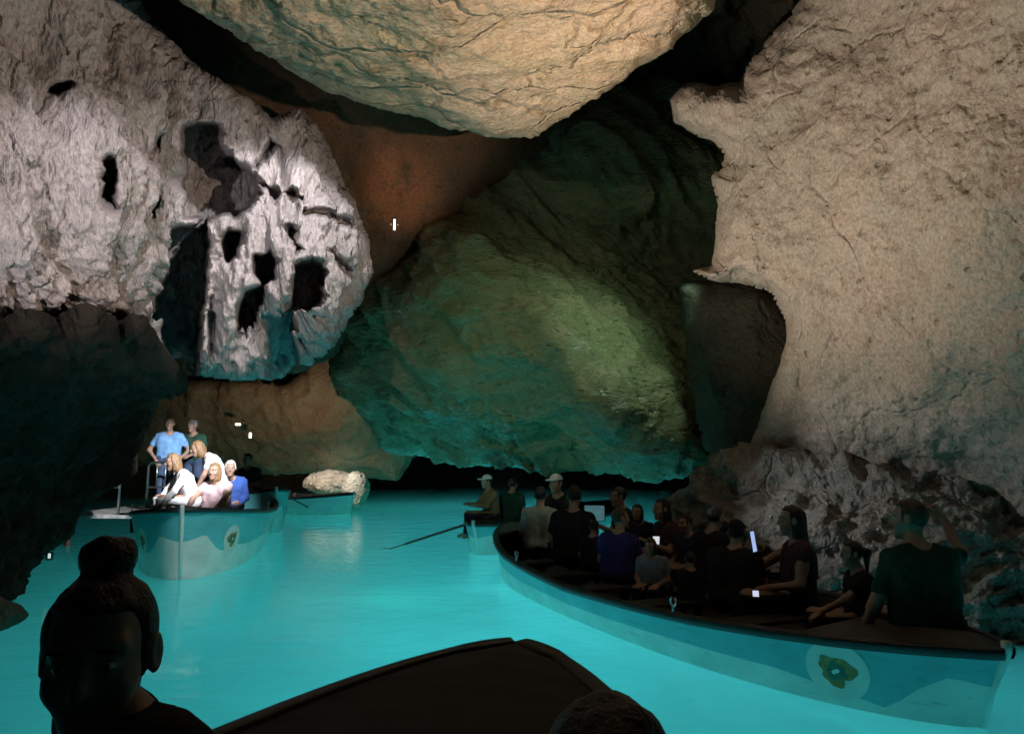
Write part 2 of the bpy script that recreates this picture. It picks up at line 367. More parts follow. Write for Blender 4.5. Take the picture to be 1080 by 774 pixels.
# left wall and the drapery of columns hanging from it, with deep hollows between them
rock('cave_wall', [(-260, -200), (120, -220), (140, -10), (195, 55), (255, 100), (288, 124), (315, 110), (336, 130), (353, 160), (373, 208), (389, 250), (397, 288), (382, 316), (366, 340), (352, 368), (334, 384), (312, 386), (300, 398), (262, 406), (228, 403),
      (205, 398), (190, 376), (174, 384), (160, 376), (148, 342), (132, 354), (112, 338), (92, 364), (66, 346), (44, 368), (20, 352), (-10, 374), (-60, 362), (-260, 380)],
     [(-260, -200, 4.5), (-260, 200, 4.2), (-260, 400, 5.5), (0, -100, 6.0), (0, 0, 6.2), (0, 120, 6.1), (0, 240, 6.0), (0, 330, 6.3), (0, 420, 7.6), (100, 0, 7.2), (100, 120, 6.9), (100, 240, 6.8), (90, 320, 7.1), (100, 390, 8.2), (200, 100, 8.0), (170, 220, 7.7), (150, 320, 7.9),
      (270, 150, 8.7), (230, 300, 8.4), (230, 390, 8.9), (270, 240, 8.5), (285, 330, 8.6), (270, 400, 9.2), (320, 120, 9.0), (330, 220, 8.8), (335, 330, 9.1), (320, 380, 9.6), (390, 280, 9.8), (370, 200, 9.5), (370, 330, 9.8)],
     M['left_rock'], 1.9, (15, .55), 1.0, edge=4, disp=((.35, .25, 4, 0), (1.4, .26, 5, 0), (4, .15, 5, 0), (8, .08, 4, 1), (20, .035, 3, 0)), stretch=(1.6, .8, .45), seed=1, ribs=((.9, .42, (1.5, 1.1, .30)), (2.3, .20, (1.5, 1, .35))),
     pits=((105, 192, 7, 24, .9), (166, 210, 6, 17, .8), (128, 335, 13, 15, .8), (70, 88, 8, 5, .5), (180, 150, 8, 9, .4), (308, 215, 9, 15, .35)),
     hollows=(([(203, 132), (225, 122), (241, 130), (238, 150), (248, 165), (272, 182), (277, 196), (266, 215), (252, 226), (236, 226), (222, 236), (206, 228), (200, 195), (206, 165)], 1.5, 7),
              ([(204, 240), (226, 230), (226, 262), (221, 300), (213, 340), (209, 402), (188, 402), (164, 372), (158, 340), (168, 298), (186, 256)], 2.2, 8), ([(267, 268), (284, 261), (297, 274), (293, 294), (276, 300), (265, 288)], 1.0, 6),
              ([(258, 306), (277, 300), (284, 326), (278, 354), (263, 370), (249, 350), (249, 322)], 1.2, 6), ([(314, 280), (336, 272), (350, 287), (344, 310), (329, 342), (321, 370), (310, 402), (284, 402), (290, 362), (303, 330), (307, 300)], 1.6, 7),
              ([(235, 254), (245, 236), (258, 242), (250, 268), (239, 278)], .9, 6), ([(238, 162), (268, 173), (332, 207), (374, 236), (372, 242), (328, 215), (266, 182), (238, 169)], .35, 5), ([(312, 116), (318, 118), (292, 148), (272, 176), (265, 174), (286, 144)], .4, 5),
              ([(300, 236), (312, 232), (330, 262), (322, 268)], .4, 5), ([(352, 262), (360, 262), (380, 296), (372, 300)], .3, 4), ([(216, 318), (224, 316), (228, 372), (221, 380)], .25, 5)))
# the undercut below it, down to the water, its shade painted in near-black
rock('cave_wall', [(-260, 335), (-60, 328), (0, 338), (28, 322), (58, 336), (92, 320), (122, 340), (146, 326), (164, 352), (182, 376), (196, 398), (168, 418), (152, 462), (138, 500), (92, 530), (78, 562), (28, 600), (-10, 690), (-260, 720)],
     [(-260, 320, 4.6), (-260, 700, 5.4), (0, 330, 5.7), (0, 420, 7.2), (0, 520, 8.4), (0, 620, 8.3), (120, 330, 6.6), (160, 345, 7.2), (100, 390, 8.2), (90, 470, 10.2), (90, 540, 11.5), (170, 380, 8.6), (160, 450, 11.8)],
     M['shade_rock'], 2.6, (18, .35), 1.6, edge=5, disp=((.35, .3, 4, 0), (1.3, .25, 5, 1), (4, .09, 4, 0), (10, .03, 3, 1)), seed=13)
# recess behind the columns, rust coloured
rock('cave_wall', [(100, -80), (600, -80), (620, 160), (520, 200), (470, 240), (432, 268), (402, 292), (376, 340), (355, 375), (320, 392), (100, 400)],
     [(100, -80, 10.5), (100, 400, 14), (250, 60, 10), (300, 100, 10.6), (350, 60, 10), (300, 300, 13), (380, 160, 11.6), (430, 200, 11.9), (480, 160, 11.4), (560, 100, 12), (400, 300, 12.6), (350, 400, 13)],
     M['red_rock'], 4, (30, .8), 1.5, edge=4, disp=SOFT, seed=3)
# ceiling slab
rock('cave_ceiling', [(120, -260), (165, -40), (190, 0), (240, 30), (300, 72), (368, 104), (440, 122), (500, 139), (535, 146), (562, 141), (600, 116), (650, 86), (700, 50), (748, 8), (775, -60), (790, -260)],
     [(150, -260, 4.2), (450, -260, 4.0), (780, -260, 4.2), (200, 0, 6.6), (350, 0, 6.1), (500, 0, 6.0), (650, 0, 6.4), (740, 0, 6.8), (300, 60, 7.2), (440, 80, 7.2), (540, 80, 7.3), (650, 70, 7.3), (440, 115, 8.0), (535, 140, 8.4), (600, 110, 8.0)],
     M['slab_rock'], 2.5, (22, .7), 1.6, edge=4, disp=((.5, .22, 4, 0), (1.4, .12, 5, 1), (5, .045, 4, 1), (15, .02, 3, 0)), stretch=(.7, 1, 1), seed=4)
# right wall, its lower left edge cut along a cast shadow
rock('cave_wall', [(880, -260), (862, -60), (845, 0), (815, 36), (795, 60), (778, 84), (752, 91), (727, 88), (708, 106), (711, 129), (735, 146), (752, 151), (762, 166), (749, 186), (755, 215), (752, 250), (752, 281), (732, 286), (745, 297), (780, 298), (808, 309), (827, 336), (828, 360),
      (814, 402), (802, 440), (790, 480), (800, 560), (830, 680), (1330, 760), (1330, -260)],
     [(870, -260, 6.0), (1100, -260, 4.0), (1330, -260, 3.2), (850, 0, 7.8), (1000, 0, 6.2), (1330, 100, 3.6), (720, 110, 8.8), (760, 100, 8.4), (780, 200, 8.2), (760, 290, 8.2), (850, 150, 7.4), (850, 330, 7.6), (950, 100, 6.5), (950, 250, 6.4), (950, 400, 6.9),
      (1080, 150, 5.3), (1080, 300, 5.4), (1080, 450, 6.2), (1330, 400, 4.2), (820, 420, 8.2), (850, 500, 8.4), (1000, 520, 7.4), (1080, 560, 6.8), (1330, 700, 5.4), (900, 650, 8.6)],
     M['right_rock'], 2.5, (24, .8), 2., edge=4, disp=((.35, .3, 4, 0), (1.2, .16, 5, 0), (4.2, .07, 5, 0), (13, .025, 3, 1)), seed=5)
# flowstone bank below it
rock('rock_bank', [(700, 640), (712, 560), (735, 505), (765, 492), (790, 478), (850, 481), (900, 486), (960, 490), (1010, 505), (1060, 540), (1110, 575), (1210, 610), (1230, 800), (900, 800), (720, 760)],
     [(720, 520, 9.6), (720, 700, 9.0), (780, 485, 8.6), (790, 560, 8.0), (850, 490, 8.2), (860, 560, 7.4), (860, 700, 7.2), (950, 500, 7.6), (960, 580, 6.9), (1060, 550, 7.0), (1060, 640, 6.5), (1200, 620, 6.0), (1200, 780, 5.8), (1000, 760, 6.5)],
     M['flow_rock'], 2.5, (30, .9), 1.4, edge=5, disp=((.6, .25, 4, 0), (1.4, .30, 5, 1), (4, .12, 4, 1), (12, .03, 3, 0)), stretch=(.9, .8, 1.9), seed=6)
# low wet ceiling over the middle of the lake
rock('cave_ceiling', [(352, 400), (378, 335), (400, 302), (438, 266), (480, 226), (515, 180), (552, 140), (620, 100), (720, 85), (800, 120), (850, 300), (860, 380), (815, 500), (775, 505), (750, 498), (725, 497), (690, 500), (640, 494), (560, 492), (480, 486), (412, 472), (384, 440), (362, 408)],
     [(360, 395, 14.5), (400, 300, 12.9), (440, 260, 12.4), (400, 460, 15), (500, 215, 12.2), (530, 170, 12.7), (620, 120, 12.6), (620, 160, 11.9), (600, 225, 12.6), (660, 210, 12.2), (720, 130, 12.6), (740, 200, 12.4), (700, 245, 12.9), (550, 240, 12.3), (510, 285, 11.1), (570, 350, 10.6), (640, 415, 10.5), (700, 460, 11.0), (745, 492, 11.7), (450, 330, 12.2), (420, 400, 13.4), (520, 420, 12.5),
      (480, 470, 14.6), (600, 472, 13.2), (560, 440, 12.6), (600, 290, 12.4), (680, 290, 13.2), (640, 340, 11.9), (710, 390, 12.2), (700, 330, 12.9), (560, 285, 11.9), (820, 320, 12.4), (830, 450, 12)],
     M['wet_rock'], 2.6, (24, .8), 1.6, edge=4, disp=((.5, .34, 4, 0), (.9, .34, 5, 1), (2.8, .13, 4, 1), (10, .035, 3, 0)), stretch=((.38, 0, 1.15), (0, .7, 0), (-.31, 0, 1.4)), seed=7)
# high dark vault in the middle
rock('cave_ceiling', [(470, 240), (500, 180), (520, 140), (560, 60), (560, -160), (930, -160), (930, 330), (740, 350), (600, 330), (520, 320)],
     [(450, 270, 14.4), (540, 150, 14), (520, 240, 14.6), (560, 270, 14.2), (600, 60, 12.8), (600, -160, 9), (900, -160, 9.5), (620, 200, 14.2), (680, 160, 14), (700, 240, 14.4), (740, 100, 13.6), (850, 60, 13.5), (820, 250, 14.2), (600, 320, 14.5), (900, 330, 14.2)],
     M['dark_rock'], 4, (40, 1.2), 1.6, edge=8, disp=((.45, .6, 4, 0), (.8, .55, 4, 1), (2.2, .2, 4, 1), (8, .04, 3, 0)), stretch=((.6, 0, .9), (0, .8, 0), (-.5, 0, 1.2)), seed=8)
# dark mass shaped as the shadow cast between right wall and wet ceiling
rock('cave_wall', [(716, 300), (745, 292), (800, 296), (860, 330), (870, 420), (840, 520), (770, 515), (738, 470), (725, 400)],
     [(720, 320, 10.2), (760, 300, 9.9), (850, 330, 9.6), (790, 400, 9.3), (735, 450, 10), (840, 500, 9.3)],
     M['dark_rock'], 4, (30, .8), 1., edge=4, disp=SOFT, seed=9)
# far brown wall at the back
rock('cave_wall', [(100, 375), (200, 398), (300, 402), (340, 370), (430, 360), (450, 470), (420, 506), (330, 500), (255, 496), (170, 490), (100, 490)],
     [(110, 380, 24), (110, 480, 25), (260, 400, 22.6), (260, 450, 24), (260, 495, 26), (340, 380, 22.2), (350, 440, 23), (420, 480, 25.5), (440, 370, 22)],
     M['brown_rock'], 2.6, (20, .8), 1.5, edge=4, disp=((.5, .4, 4, 0), (1.2, .22, 5, 1), (4, .07, 4, 1), (12, .02, 3, 0)), seed=10)
# dark shore rock at the left edge of the water
rock('rock_bank', [(-200, 560), (-60, 590), (-10, 625), (22, 640), (30, 650), (14, 662), (-30, 690), (-200, 740)],
     [(-200, 600, 5), (-100, 650, 6), (20, 645, 7), (-200, 730, 5)], M['dark_rock'], 4, (14, .35), .6, edge=3, disp=((1, .12, 4, 1), (5, .04, 3, 1)), seed=12)

# ================================================================== MATERIALS OF THINGS
def paint(name, c, dirt):
    m = plain(name, c, .4, var=.12, scale=3.5, bump=.08, bscale=25, coat=.12); n, l = m.node_tree.nodes, m.node_tree.links; b = n['Principled BSDF']
    src = b.inputs['Base Color'].links[0].from_socket; tc = n.new('ShaderNodeTexCoord'); mp = n.new('ShaderNodeMapping'); mp.inputs['Scale'].default_value = (1.2, 1, 9); l.new(tc.outputs['Object'], mp.inputs[0])
    z = n.new('ShaderNodeTexNoise'); z.inputs['Scale'].default_value = 3; z.inputs['Detail'].default_value = 6; z.inputs['Roughness'].default_value = .75; l.new(mp.outputs[0], z.inputs['Vector'])
    r = n.new('ShaderNodeMapRange'); r.inputs['From Min'].default_value = .57; r.inputs['From Max'].default_value = .70; r.inputs['To Max'].default_value = .75; l.new(z.outputs[0], r.inputs['Value'])
    x = n.new('ShaderNodeMix'); x.data_type = 'RGBA'; l.new(r.outputs[0], x.inputs[0]); l.new(src, x.inputs[6]); x.inputs[7].default_value = (*dirt, 1); l.new(x.outputs[2], b.inputs['Base Color']); return m
M['teal'] = paint('teal_hull_paint', (.14, .54, .58), (.09, .30, .32))
M['pale'] = paint('pale_hull_paint', (.74, .84, .79), (.42, .48, .44))
M['rail'] = plain('dark_rail', (.022, .022, .024), .45, var=.3)
M['inner'] = plain('dark_boat_inside', (.02, .021, .022), .6, var=.3)
M['deck'] = plain('dark_grey_deck', (.05, .05, .05), .6, var=.35, scale=9, bump=.2, bscale=70)
M['black_deck'] = plain('black_deck', (.010, .010, .012), .75, var=.35, scale=9, bump=.2, bscale=70)
M['bench'] = plain('worn_bench', (.03, .026, .022), .6, var=.3, scale=12)
M['white'] = plain('white_emblem_paint', (.74, .78, .74), .5, var=.08)
M['brown'] = plain('ochre_brown_paint', (.36, .23, .07), .5, var=.4, scale=30)
M['green'] = plain('dark_green_paint', (.03, .16, .11), .5, var=.4, scale=30)
M['metal'] = plain('galvanised_metal', (.62, .63, .65), .35, 1., var=.15)
M['planks'] = plain('weathered_grey_planks', (.46, .45, .43), .8, var=.3, scale=9, bump=.3)
M['white_plastic'] = plain('white_plastic', (.78, .79, .80), .45, var=.06)
M['wood'] = plain('dark_oar_wood', (.07, .05, .035), .5, var=.3, scale=20)

# ================================================================== BOATS
def make_boat(name, bow, stern, B, zb, zm, zs, label, group='teal and white wooden boats', decklen=1.1, rake=.28, deckmat='deck', benches=4, emblem=True, p=2.6, q=.75, upper='teal', wave=1.0, badge_r=.21, e_at=.74, dip=.46, dipv=.10):
    bow, stern = np.array(bow, float), np.array(stern, float); ax = bow - stern; L = np.linalg.norm(ax); c = (bow + stern) / 2
    root = empty(name, (c[0], c[1], 0), math.atan2(ax[1], ax[0])); sset(root, label, 'boat', group)
    H = L / 2
    bt = lambda t: B * np.maximum(1 - np.abs(t) ** p, 0) ** q + .012
    zg = lambda t: np.interp(t, [-1, -.5, 0, .5, .8, 1], [zs, zm + (zs - zm) * .3, zm, zm + (zb - zm) * .3, zm + (zb - zm) * .68, zb])
    zw = lambda t: zg(t) * wave * np.interp(H * (1 - t), [0, dip * .36, dip * .64, dip, dip + .22, dip + .7, dip + 1.6, 20], [.54, .64, .46, dipv, dipv + .1, .40, .46, .46])
    def side(t, z):
        w = np.clip((z + .12) / (zg(t) + .12), 0, 1); y = bt(t) * (.76 + .24 * w ** .8)
        x = H * t - rake * (1 - w) * np.maximum(t, 0) ** 6 + .12 * (1 - w) * np.maximum(-t, 0) ** 6
        return x, y
    T = np.sin(np.linspace(-1, 1, 61) * math.pi / 2); rows = []
    for s in (0, .5, 1):                                   # bottom, keel to chine
        z = -.32 + .20 * s; x, y = side(T, np.full(T.shape, -.12)); rows.append((x, y * s, np.full(T.shape, z), 0))
    ws = zw(T)
    for s in (.33, .66, 1): z = -.12 + (ws + .12) * s; x, y = side(T, z); rows.append((x, y, z, 0))
    for s in (.33, .66, 1): z = ws + (zg(T) - ws) * s; x, y = side(T, z); rows.append((x, y, z, 1))
    V = []; F = []; mi = []; n = len(T); r = len(rows)
    for sg in (1, -1):
        b = len(V)
        for x, y, z, m in rows: V += list(zip(x, y * sg, z))
        for k in range(r - 1):
            for i in range(n - 1):
                f = (b + k * n + i, b + k * n + i + 1, b + k * n + n + i + 1, b + k * n + n + i)
                F.append(f[::-1] if sg > 0 else f); mi.append(rows[k + 1][3])
    # inside skin
    for sg in (1, -1):
        b = len(V)
        for s in (1, .5, 0):
            z = .09 + (zg(T) - .09) * s; x, y = side(T, z); V += list(zip(x * .985, np.maximum(y - .035, .004) * sg, z))
        for k in range(2):
            for i in range(n - 1):
                f = (b + k * n + i, b + k * n + i + 1, b + k * n + n + i + 1, b + k * n + n + i)
                F.append(f[::-1] if sg > 0 else f); mi.append(2)
    hull = mesh_obj('hull', V, F, [M['pale'], M[upper], M['inner']], root, True, mi)
    # rub rail round the gunwale
    V = []; F = []; prof = ((-.045, -.035), (.022, -.04), (.03, -.012), (.03, .012), (.018, .025), (-.04, .025))
    for sg in (1, -1):
        b = len(V)
        for i, t in enumerate(T):
            x, y = side(t, zg(t)); ny = 1.0
            for a, h in prof: V.append((x + (a * .9 if t > .97 else 0), max(y + a, 0) * sg, zg(t) + h))
        m = len(prof)
        for i in range(n - 1):
            for k in range(m):
                f = (b + i * m + k, b + i * m + m + k, b + i * m + m + (k + 1) % m, b + i * m + (k + 1) % m); F.append(f if sg > 0 else f[::-1])
    mesh_obj('gunwale', V, F, M['rail'], root)
    # floor, benches, decks
    fl = MB(); tt = np.linspace(-.93, .93, 25)
    x, y = side(tt, np.full(tt.shape, .09)); k = len(tt)
    fl.add([(a, b - .03, .085) for a, b in zip(x, y)] + [(a, -b + .03, .085) for a, b in zip(x, y)], [(i, k + i, k + i + 1, i + 1) for i in range(k - 1)]); fl.build('floor_boards', M['inner'], root)
    for j in range(benches):
        t = -.62 + 1.24 * (j + .5) / benches; x, y = side(t, .3); m = MB(); m.box((float(x), 0, .31), (.26, 2 * float(y) - .09, .035)); m.build('bench', M['bench'], root)
    def deck(t0, t1):
        t = np.linspace(t0, t1, 14); x, y = side(t, zg(t)); z = zg(t) + .012; k = len(t); y = np.maximum(y - .012, .002)
        V = [(a, b, c_) for a, b, c_ in zip(x, y, z)] + [(a, 0, c_ + .05 * min(1, b / .3)) for a, b, c_ in zip(x, y, z)] + [(a, -b, c_) for a, b, c_ in zip(x, y, z)]
        V += [(a, b, c_ - .03) for a, b, c_ in V]; m = 3 * k
        F = [(i + r_ * k, i + 1 + r_ * k, i + 1 + k + r_ * k, i + k + r_ * k) for r_ in (0, 1) for i in range(k - 1)]
        F += [tuple(q_ + m for q_ in f[::-1]) for f in F]
        e = 0 if t0 > -.9 else k - 1
        F += [(e, e + k, e + k + m, e + m), (e + k, e + 2 * k, e + 2 * k + m, e + k + m)]
        mesh_obj('bow_deck' if t0 > 0 else 'stern_deck', V, F, M[deckmat], root, False)
    deck(1 - decklen / H, .995); deck(-.995, -1 + .7 / H)
    if deckmat != 'black_deck':
        post = MB(); zt = zb + .10
        post.tube([(H - rake - .02, 0, -.2), (H - rake * .45, 0, zb * .5), (H + .005, 0, zb), (H + .01, 0, zt - .04)], [.02, .024, .03, .03], 8); post.build('stem_post', M['pale'], root, True)
    for sg in (1, -1):
        for t in (.45, -.35):
            x, y = side(t, zg(t)); k = MB(); z0 = float(zg(t)) + .02; y0 = float(y) * sg
            k.tube([(x, y0, z0), (x, y0, z0 + .05)], .014, 6); k.tube([(x + .035 * math.cos(a), y0, z0 + .085 + .035 * math.sin(a)) for a in np.linspace(2.2, 7.2, 9)], .008, 6); k.build('oarlock', M['metal'], root, True)
    if emblem:
        for sg in (1, -1):
            tc = 1 - e_at / H; zc = zg(tc) * .53
            def patch(name_, fn, offm, mat, par, rings=5, nn=36):
                V = []; F = []
                for k in range(rings + 1):
                    for i in range(nn):
                        a = 2 * math.pi * i / nn; rr = fn(a) * k / rings; da, dz = rr[0] if isinstance(rr, tuple) else rr * math.cos(a), rr * math.sin(a)
                        t = tc + da / H; z = min(zc + dz, zg(t) - .03); x, y = side(t, z); V.append((float(x), (float(y) + offm) * sg, z))
                for k in range(rings):
                    for i in range(nn):
                        f = (k * nn + i, k * nn + (i + 1) % nn, k * nn + nn + (i + 1) % nn, k * nn + nn + i); F.append(f if sg < 0 else f[::-1])
                return mesh_obj(name_, V, F, M[mat], par)
            e = patch('emblem', lambda a: badge_r, .005, 'white', root)
            w = lambda a, s: badge_r * s * (1 + .16 * math.sin(3 * a + .6) + .10 * math.sin(5 * a + 2) + .06 * math.sin(9 * a))
            g = patch('badge', lambda a: w(a, .50) * (1.0 if abs(math.sin(a)) > .5 else 1.12), .009, 'brown', e)
            patch('badge_centre', lambda a: w(a + .5, .30), .012, 'green', e)
            patch('badge_glint', lambda a: badge_r * .10 * (1 + .4 * math.sin(2 * a + .5)), .015, 'white', e)
    return root
right_boat = make_boat('tour_boat', (2.86, 4.45), (-.02, 11.0), .98, .47, .34, .62, 'long teal boat full of seated passengers along the right bank', 'teal and white boats on the lake', 1.0, .22, benches=5, badge_r=.19)
left_boat = make_boat('tour_boat', (-4.28, 9.75), (-6.35, 17.0), 1.06, .90, .66, .80, 'high bowed teal boat pointing at the viewer beside the pier', 'teal and white boats on the lake', 1.5, .12, q=.6, benches=5, e_at=.66, dip=.46, badge_r=.19, dipv=.34)
third_boat = make_boat('tour_boat', (-.62, 12.1), (2.4, 18.2), .95, .50, .42, .5, 'teal boat with the oarsman, half hidden behind the crowded boat', 'teal and white boats on the lake', 1.0, .2, benches=4, badge_r=.17, e_at=.5)
boat_five = make_boat('tour_boat', (-4.85, 15.4), (-8.2, 19.8), .85, .9, .7, .7, 'teal boat with a white rim tied just behind the high bowed boat', 'teal and white boats on the lake', 1.2, .2, deckmat='planks', benches=4)
far_boat = make_boat('tour_boat', (-4.35, 20.6), (-8.6, 22.4), 1.0, .55, .42, .5, 'small white hulled boat far back by the pale rock', 'teal and white boats on the lake', .9, .2, emblem=False, upper='white_plastic', benches=3)
own_boat = make_boat('tour_boat', (.02, 2.8), (-2.2, -4.9), 1.08, .91, .62, .7, 'black bow of the boat the photo is taken from', 'teal and white boats on the lake', 1.9, .12, deckmat='black_deck', emblem=False, benches=3, q=.7)

# ================================================================== PEOPLE
M['skin'] = plain('skin', (.34, .205, .145), .55, var=.08)
M['lips'] = plain('lips', (.36, .15, .12), .5, var=.05)
M['eye_white'] = plain('eye_white', (.7, .7, .68), .25, var=.02)
M['eye_dark'] = plain('iris', (.03, .02, .015), .2, var=.02)
M['hair_dark'] = plain('dark_hair', (.016, .012, .010), .5, var=.4, scale=40, bump=.4, bscale=120)
M['hair_brown'] = plain('brown_hair', (.055, .032, .018), .5, var=.4, scale=40, bump=.4, bscale=120)
M['hair_fair'] = plain('light_brown_hair', (.22, .13, .06), .5, var=.4, scale=40, bump=.4, bscale=120)
M['hair_grey'] = plain('grey_hair', (.55, .54, .53), .55, var=.3, scale=40, bump=.4, bscale=120)
def cloth(name, c): return plain(name, c, .88, var=.2, scale=14, bump=.35, bscale=55, spec=.2)
CL = {'black': cloth('black_cloth', (.018, .018, .02)), 'navy': cloth('navy_cloth', (.025, .028, .06)), 'purple': cloth('blue_violet_cloth', (.04, .035, .16)), 'grey': cloth('grey_cloth', (.30, .30, .28)),
      'green': cloth('green_cloth', (.012, .055, .042)), 'blue': cloth('light_blue_cloth', (.18, .36, .66)), 'white': cloth('white_cloth', (.78, .78, .80)), 'tan': cloth('tan_cloth', (.26, .17, .10)),
      'paleblue': cloth('pale_blue_grey_cloth', (.20, .25, .32)), 'denim': cloth('denim', (.06, .09, .16)), 'pink': cloth('pale_pink_cloth', (.6, .42, .45)), 'deepblue': cloth('deep_blue_cloth', (.04, .09, .32)),
      'dkgreen': cloth('dark_green_cloth', (.02, .06, .04)), 'plum': cloth('dark_plum_cloth', (.06, .03, .04))}

def head_sdf(p):
    q = p.copy(); q[:, 0] = np.abs(q[:, 0])
    d = ell(q, (0, -.012, .032), (.074, .094, .090))
    d = smin(d, ell(q, (0, .022, -.045), (.055, .066, .072)), .035)
    d = smin(d, cone(q, (0, .06, -.098), (0, .062, -.1), .022, .022), .03)                    # chin
    d = smin(d, cone(q, (.0, .078, .036), (.045, .062, .036), .012, .011), .018)               # brow
    d = smin(d, cone(q, (.044, .052, -.028), (.048, .04, -.02), .018, .016), .025)             # cheek
    d = smax(d, -ell(q, (.033, .098, .012), (.020, .018, .014)), .010)                         # socket
    d = smin(d, ell(q, (.033, .070, .011), (.0135, .0135, .0125)), .003)
    d = smin(d, cone(q, (0, .088, .022), (0, .104, -.022), .008, .0125), .012)                 # nose
    d = smin(d, cone(q, (.011, .090, -.027), (.012, .088, -.027), .008, .008), .006)
    d = smin(d, cone(q, (0, .083, -.054), (.018, .076, -.055), .0065, .004), .004)             # lips
    d = smin(d, cone(q, (0, .081, -.066), (.016, .075, -.065), .0075, .004), .004)
    e = ell(q, (.080, -.012, .002), (.013, .023, .034)); e = smax(e, -ell(q, (.091, -.004, .003), (.010, .012, .022)), .005)
    d = smin(d, e, .008)
    return smin(d, cone(q, (0, -.022, -.05), (0, -.03, -.15), .05, .052), .03)
HV, HF = nets(head_sdf, (-.105, -.125, -.165), (.105, .135, .14), .0062)
fc = HV[HF].mean(1); HMI = np.where((np.abs(fc[:, 0]) < .022) & (fc[:, 1] > .074) & (fc[:, 2] > -.073) & (fc[:, 2] < -.048), 1, 0)
def ball(c, r, n=8, k=6):
    V = []; F = []
    for j in range(k + 1):
        for i in range(n):
            a, b = 2 * math.pi * i / n, math.pi * (.02 + .96 * j / k); V.append((c[0] + r[0] * math.sin(b) * math.cos(a), c[1] + r[1] * math.cos(b), c[2] + r[2] * math.sin(b) * math.sin(a)))
    for j in range(k):
        for i in range(n): F.append((j * n + i, j * n + (i + 1) % n, j * n + n + (i + 1) % n, j * n + n + i))
    return np.array(V), np.array(F)
for sx in (-1, 1):
    for c, r, m in (((sx * .033, .0745, .011), (.0118, .0118, .0075), 2), ((sx * .033, .0835, .011), (.0055, .0035, .0055), 3), ((sx * .033, .0865, .036), (.019, .006, .0035), 4)):
        v, f = ball(c, r); HF = np.concatenate([HF, f + len(HV)]); HV = np.concatenate([HV, v]); HMI = np.concatenate([HMI, np.full(len(f), m)])

def hand(curl):
    """wrist at the origin, fingers along +Y, back of the hand +Z, thumb on +X"""
    seg = []
    for k, (x, L) in enumerate(((.031, .072), (.011, .080), (-.010, .074), (-.030, .058))):
        y, z, a = .088 - .004 * abs(k - 1), 0., 0.; pts = [(x * .55, .012, 0), (x, y, z)]
        for s in (.45, .32, .23):
            a += curl * (1 + .08 * k); y += L * s * math.cos(a); z -= L * s * math.sin(a); pts.append((x * (1 + .1 * (1 - curl)), y, z))
        for i, (p, q) in enumerate(zip(pts[:-1], pts[1:])): seg.append((p, q, (.013, .0105, .0092, .0082)[i], (.0115, .0095, .0085, .0072)[i]))
    th = [(.018, .02, -.004), (.044, .048, -.016), (.052, .078, -.028), (.046, .102, -.036 - .02 * curl)]
    for i, (p, q) in enumerate(zip(th[:-1], th[1:])): seg.append((p, q, (.016, .0125, .0105)[i], (.0128, .0108, .0085)[i]))
    def f(p):
        d = np.minimum(cone(p, (0, -.03, 0), (0, .015, 0), .026, .024), 9)
        for i, s in enumerate(seg): d = smin(d, cone(p, *s), .004)
        return smin(d, ell(p, (0, .05, -.004), (.036, .05, .013)), .008)
    return nets(f, (-.06, -.06, -.11), (.08, .19, .035), .0048)
HANDS = {'relaxed': hand(.32), 'grip': hand(1.25), 'hold': hand(.75)}

def basis(y, z):
    y = np.asarray(y, float); y = y / np.linalg.norm(y); z = np.asarray(z, float); z = z - y * (z @ y); z = z / (np.linalg.norm(z) + 1e-9)
    return np.stack([np.cross(y, z), y, z], 1)
def rx(a): c, s = math.cos(a), math.sin(a); return np.array([[1, 0, 0], [0, c, -s], [0, s, c]])
def rz_(a): c, s = math.cos(a), math.sin(a); return np.array([[c, -s, 0], [s, c, 0], [0, 0, 1]])
ARMS = {'lap': ((.24, .04, .24), (.13, .27, .20)), 'hold': ((.235, .12, .26), (.075, .33, .40)), 'side': ((.26, -.03, .22), (.27, .06, -.02)), 'raise': ((.40, .12, .50), (.40, .22, .74)),
        'reach': ((.24, .22, .34), (.20, .44, .22)), 'row': ((.25, .16, .30), (.16, .40, .36)), 'lean': ((.28, .06, .22), (.33, .20, .02)), 'fold': ((.23, .06, .24), (.02, .20, .27)), 'hip': ((.34, -.05, .24), (.20, .10, .06))}
def hair_fn(style):
    def f(p):
        n = .006 * noise(p * np.array([38, 38, 9]) + 3)
        d = ell(p, (0, -.016, .036), (.084, .102, .098)) + n
        cut = -.03 if style in ('short', 'cropped') else -.10
        box = np.maximum(.045 - p[:, 1] - .25 * np.abs(p[:, 0]) , p[:, 2] - .082)                 # the face stays clear
        side = np.maximum(np.maximum(.0 - p[:, 1], p[:, 2] - .03), 0) if 0 else None
        d = smax(d, -box, .012); d = smax(d, cut - p[:, 2] - .25 * (-.02 - p[:, 1]), .012)
        if style == 'fringe': d = smax(d, p[:, 2] - .045, .01)
        if style == 'long':
            q = p.copy(); q[:, 1] *= 1.15
            d = smin(d, cone(q, (0, -.055, .02), (0, -.075, -.20), .082, .085) + n, .03); d = smin(d, cone(q, (0, -.08, -.20), (0, -.08, -.34), .08, .045) + n * 1.5, .03)
            d = smax(d, -box, .012)
        if style == 'pony': d = smin(d, cone(p, (0, -.10, .05), (0, -.15, .02), .024, .036) + n, .015); d = smin(d, cone(p, (0, -.15, .02), (0, -.135, -.19), .036, .016) + n, .02)
        if style == 'bun': d = smin(d, ell(p, (0, -.045, .150), (.045, .043, .039)) + n * 1.3, .006)
        if style == 'bob': d = smin(d, smax(cone(p, (0, -.035, 0), (0, -.04, -.09), .088, .088) + n, -(.02 - p[:, 1] + 0 * n) * -1 if 0 else p[:, 1] - .03, .01), .02)
        return d
    return f
HAIR = {}
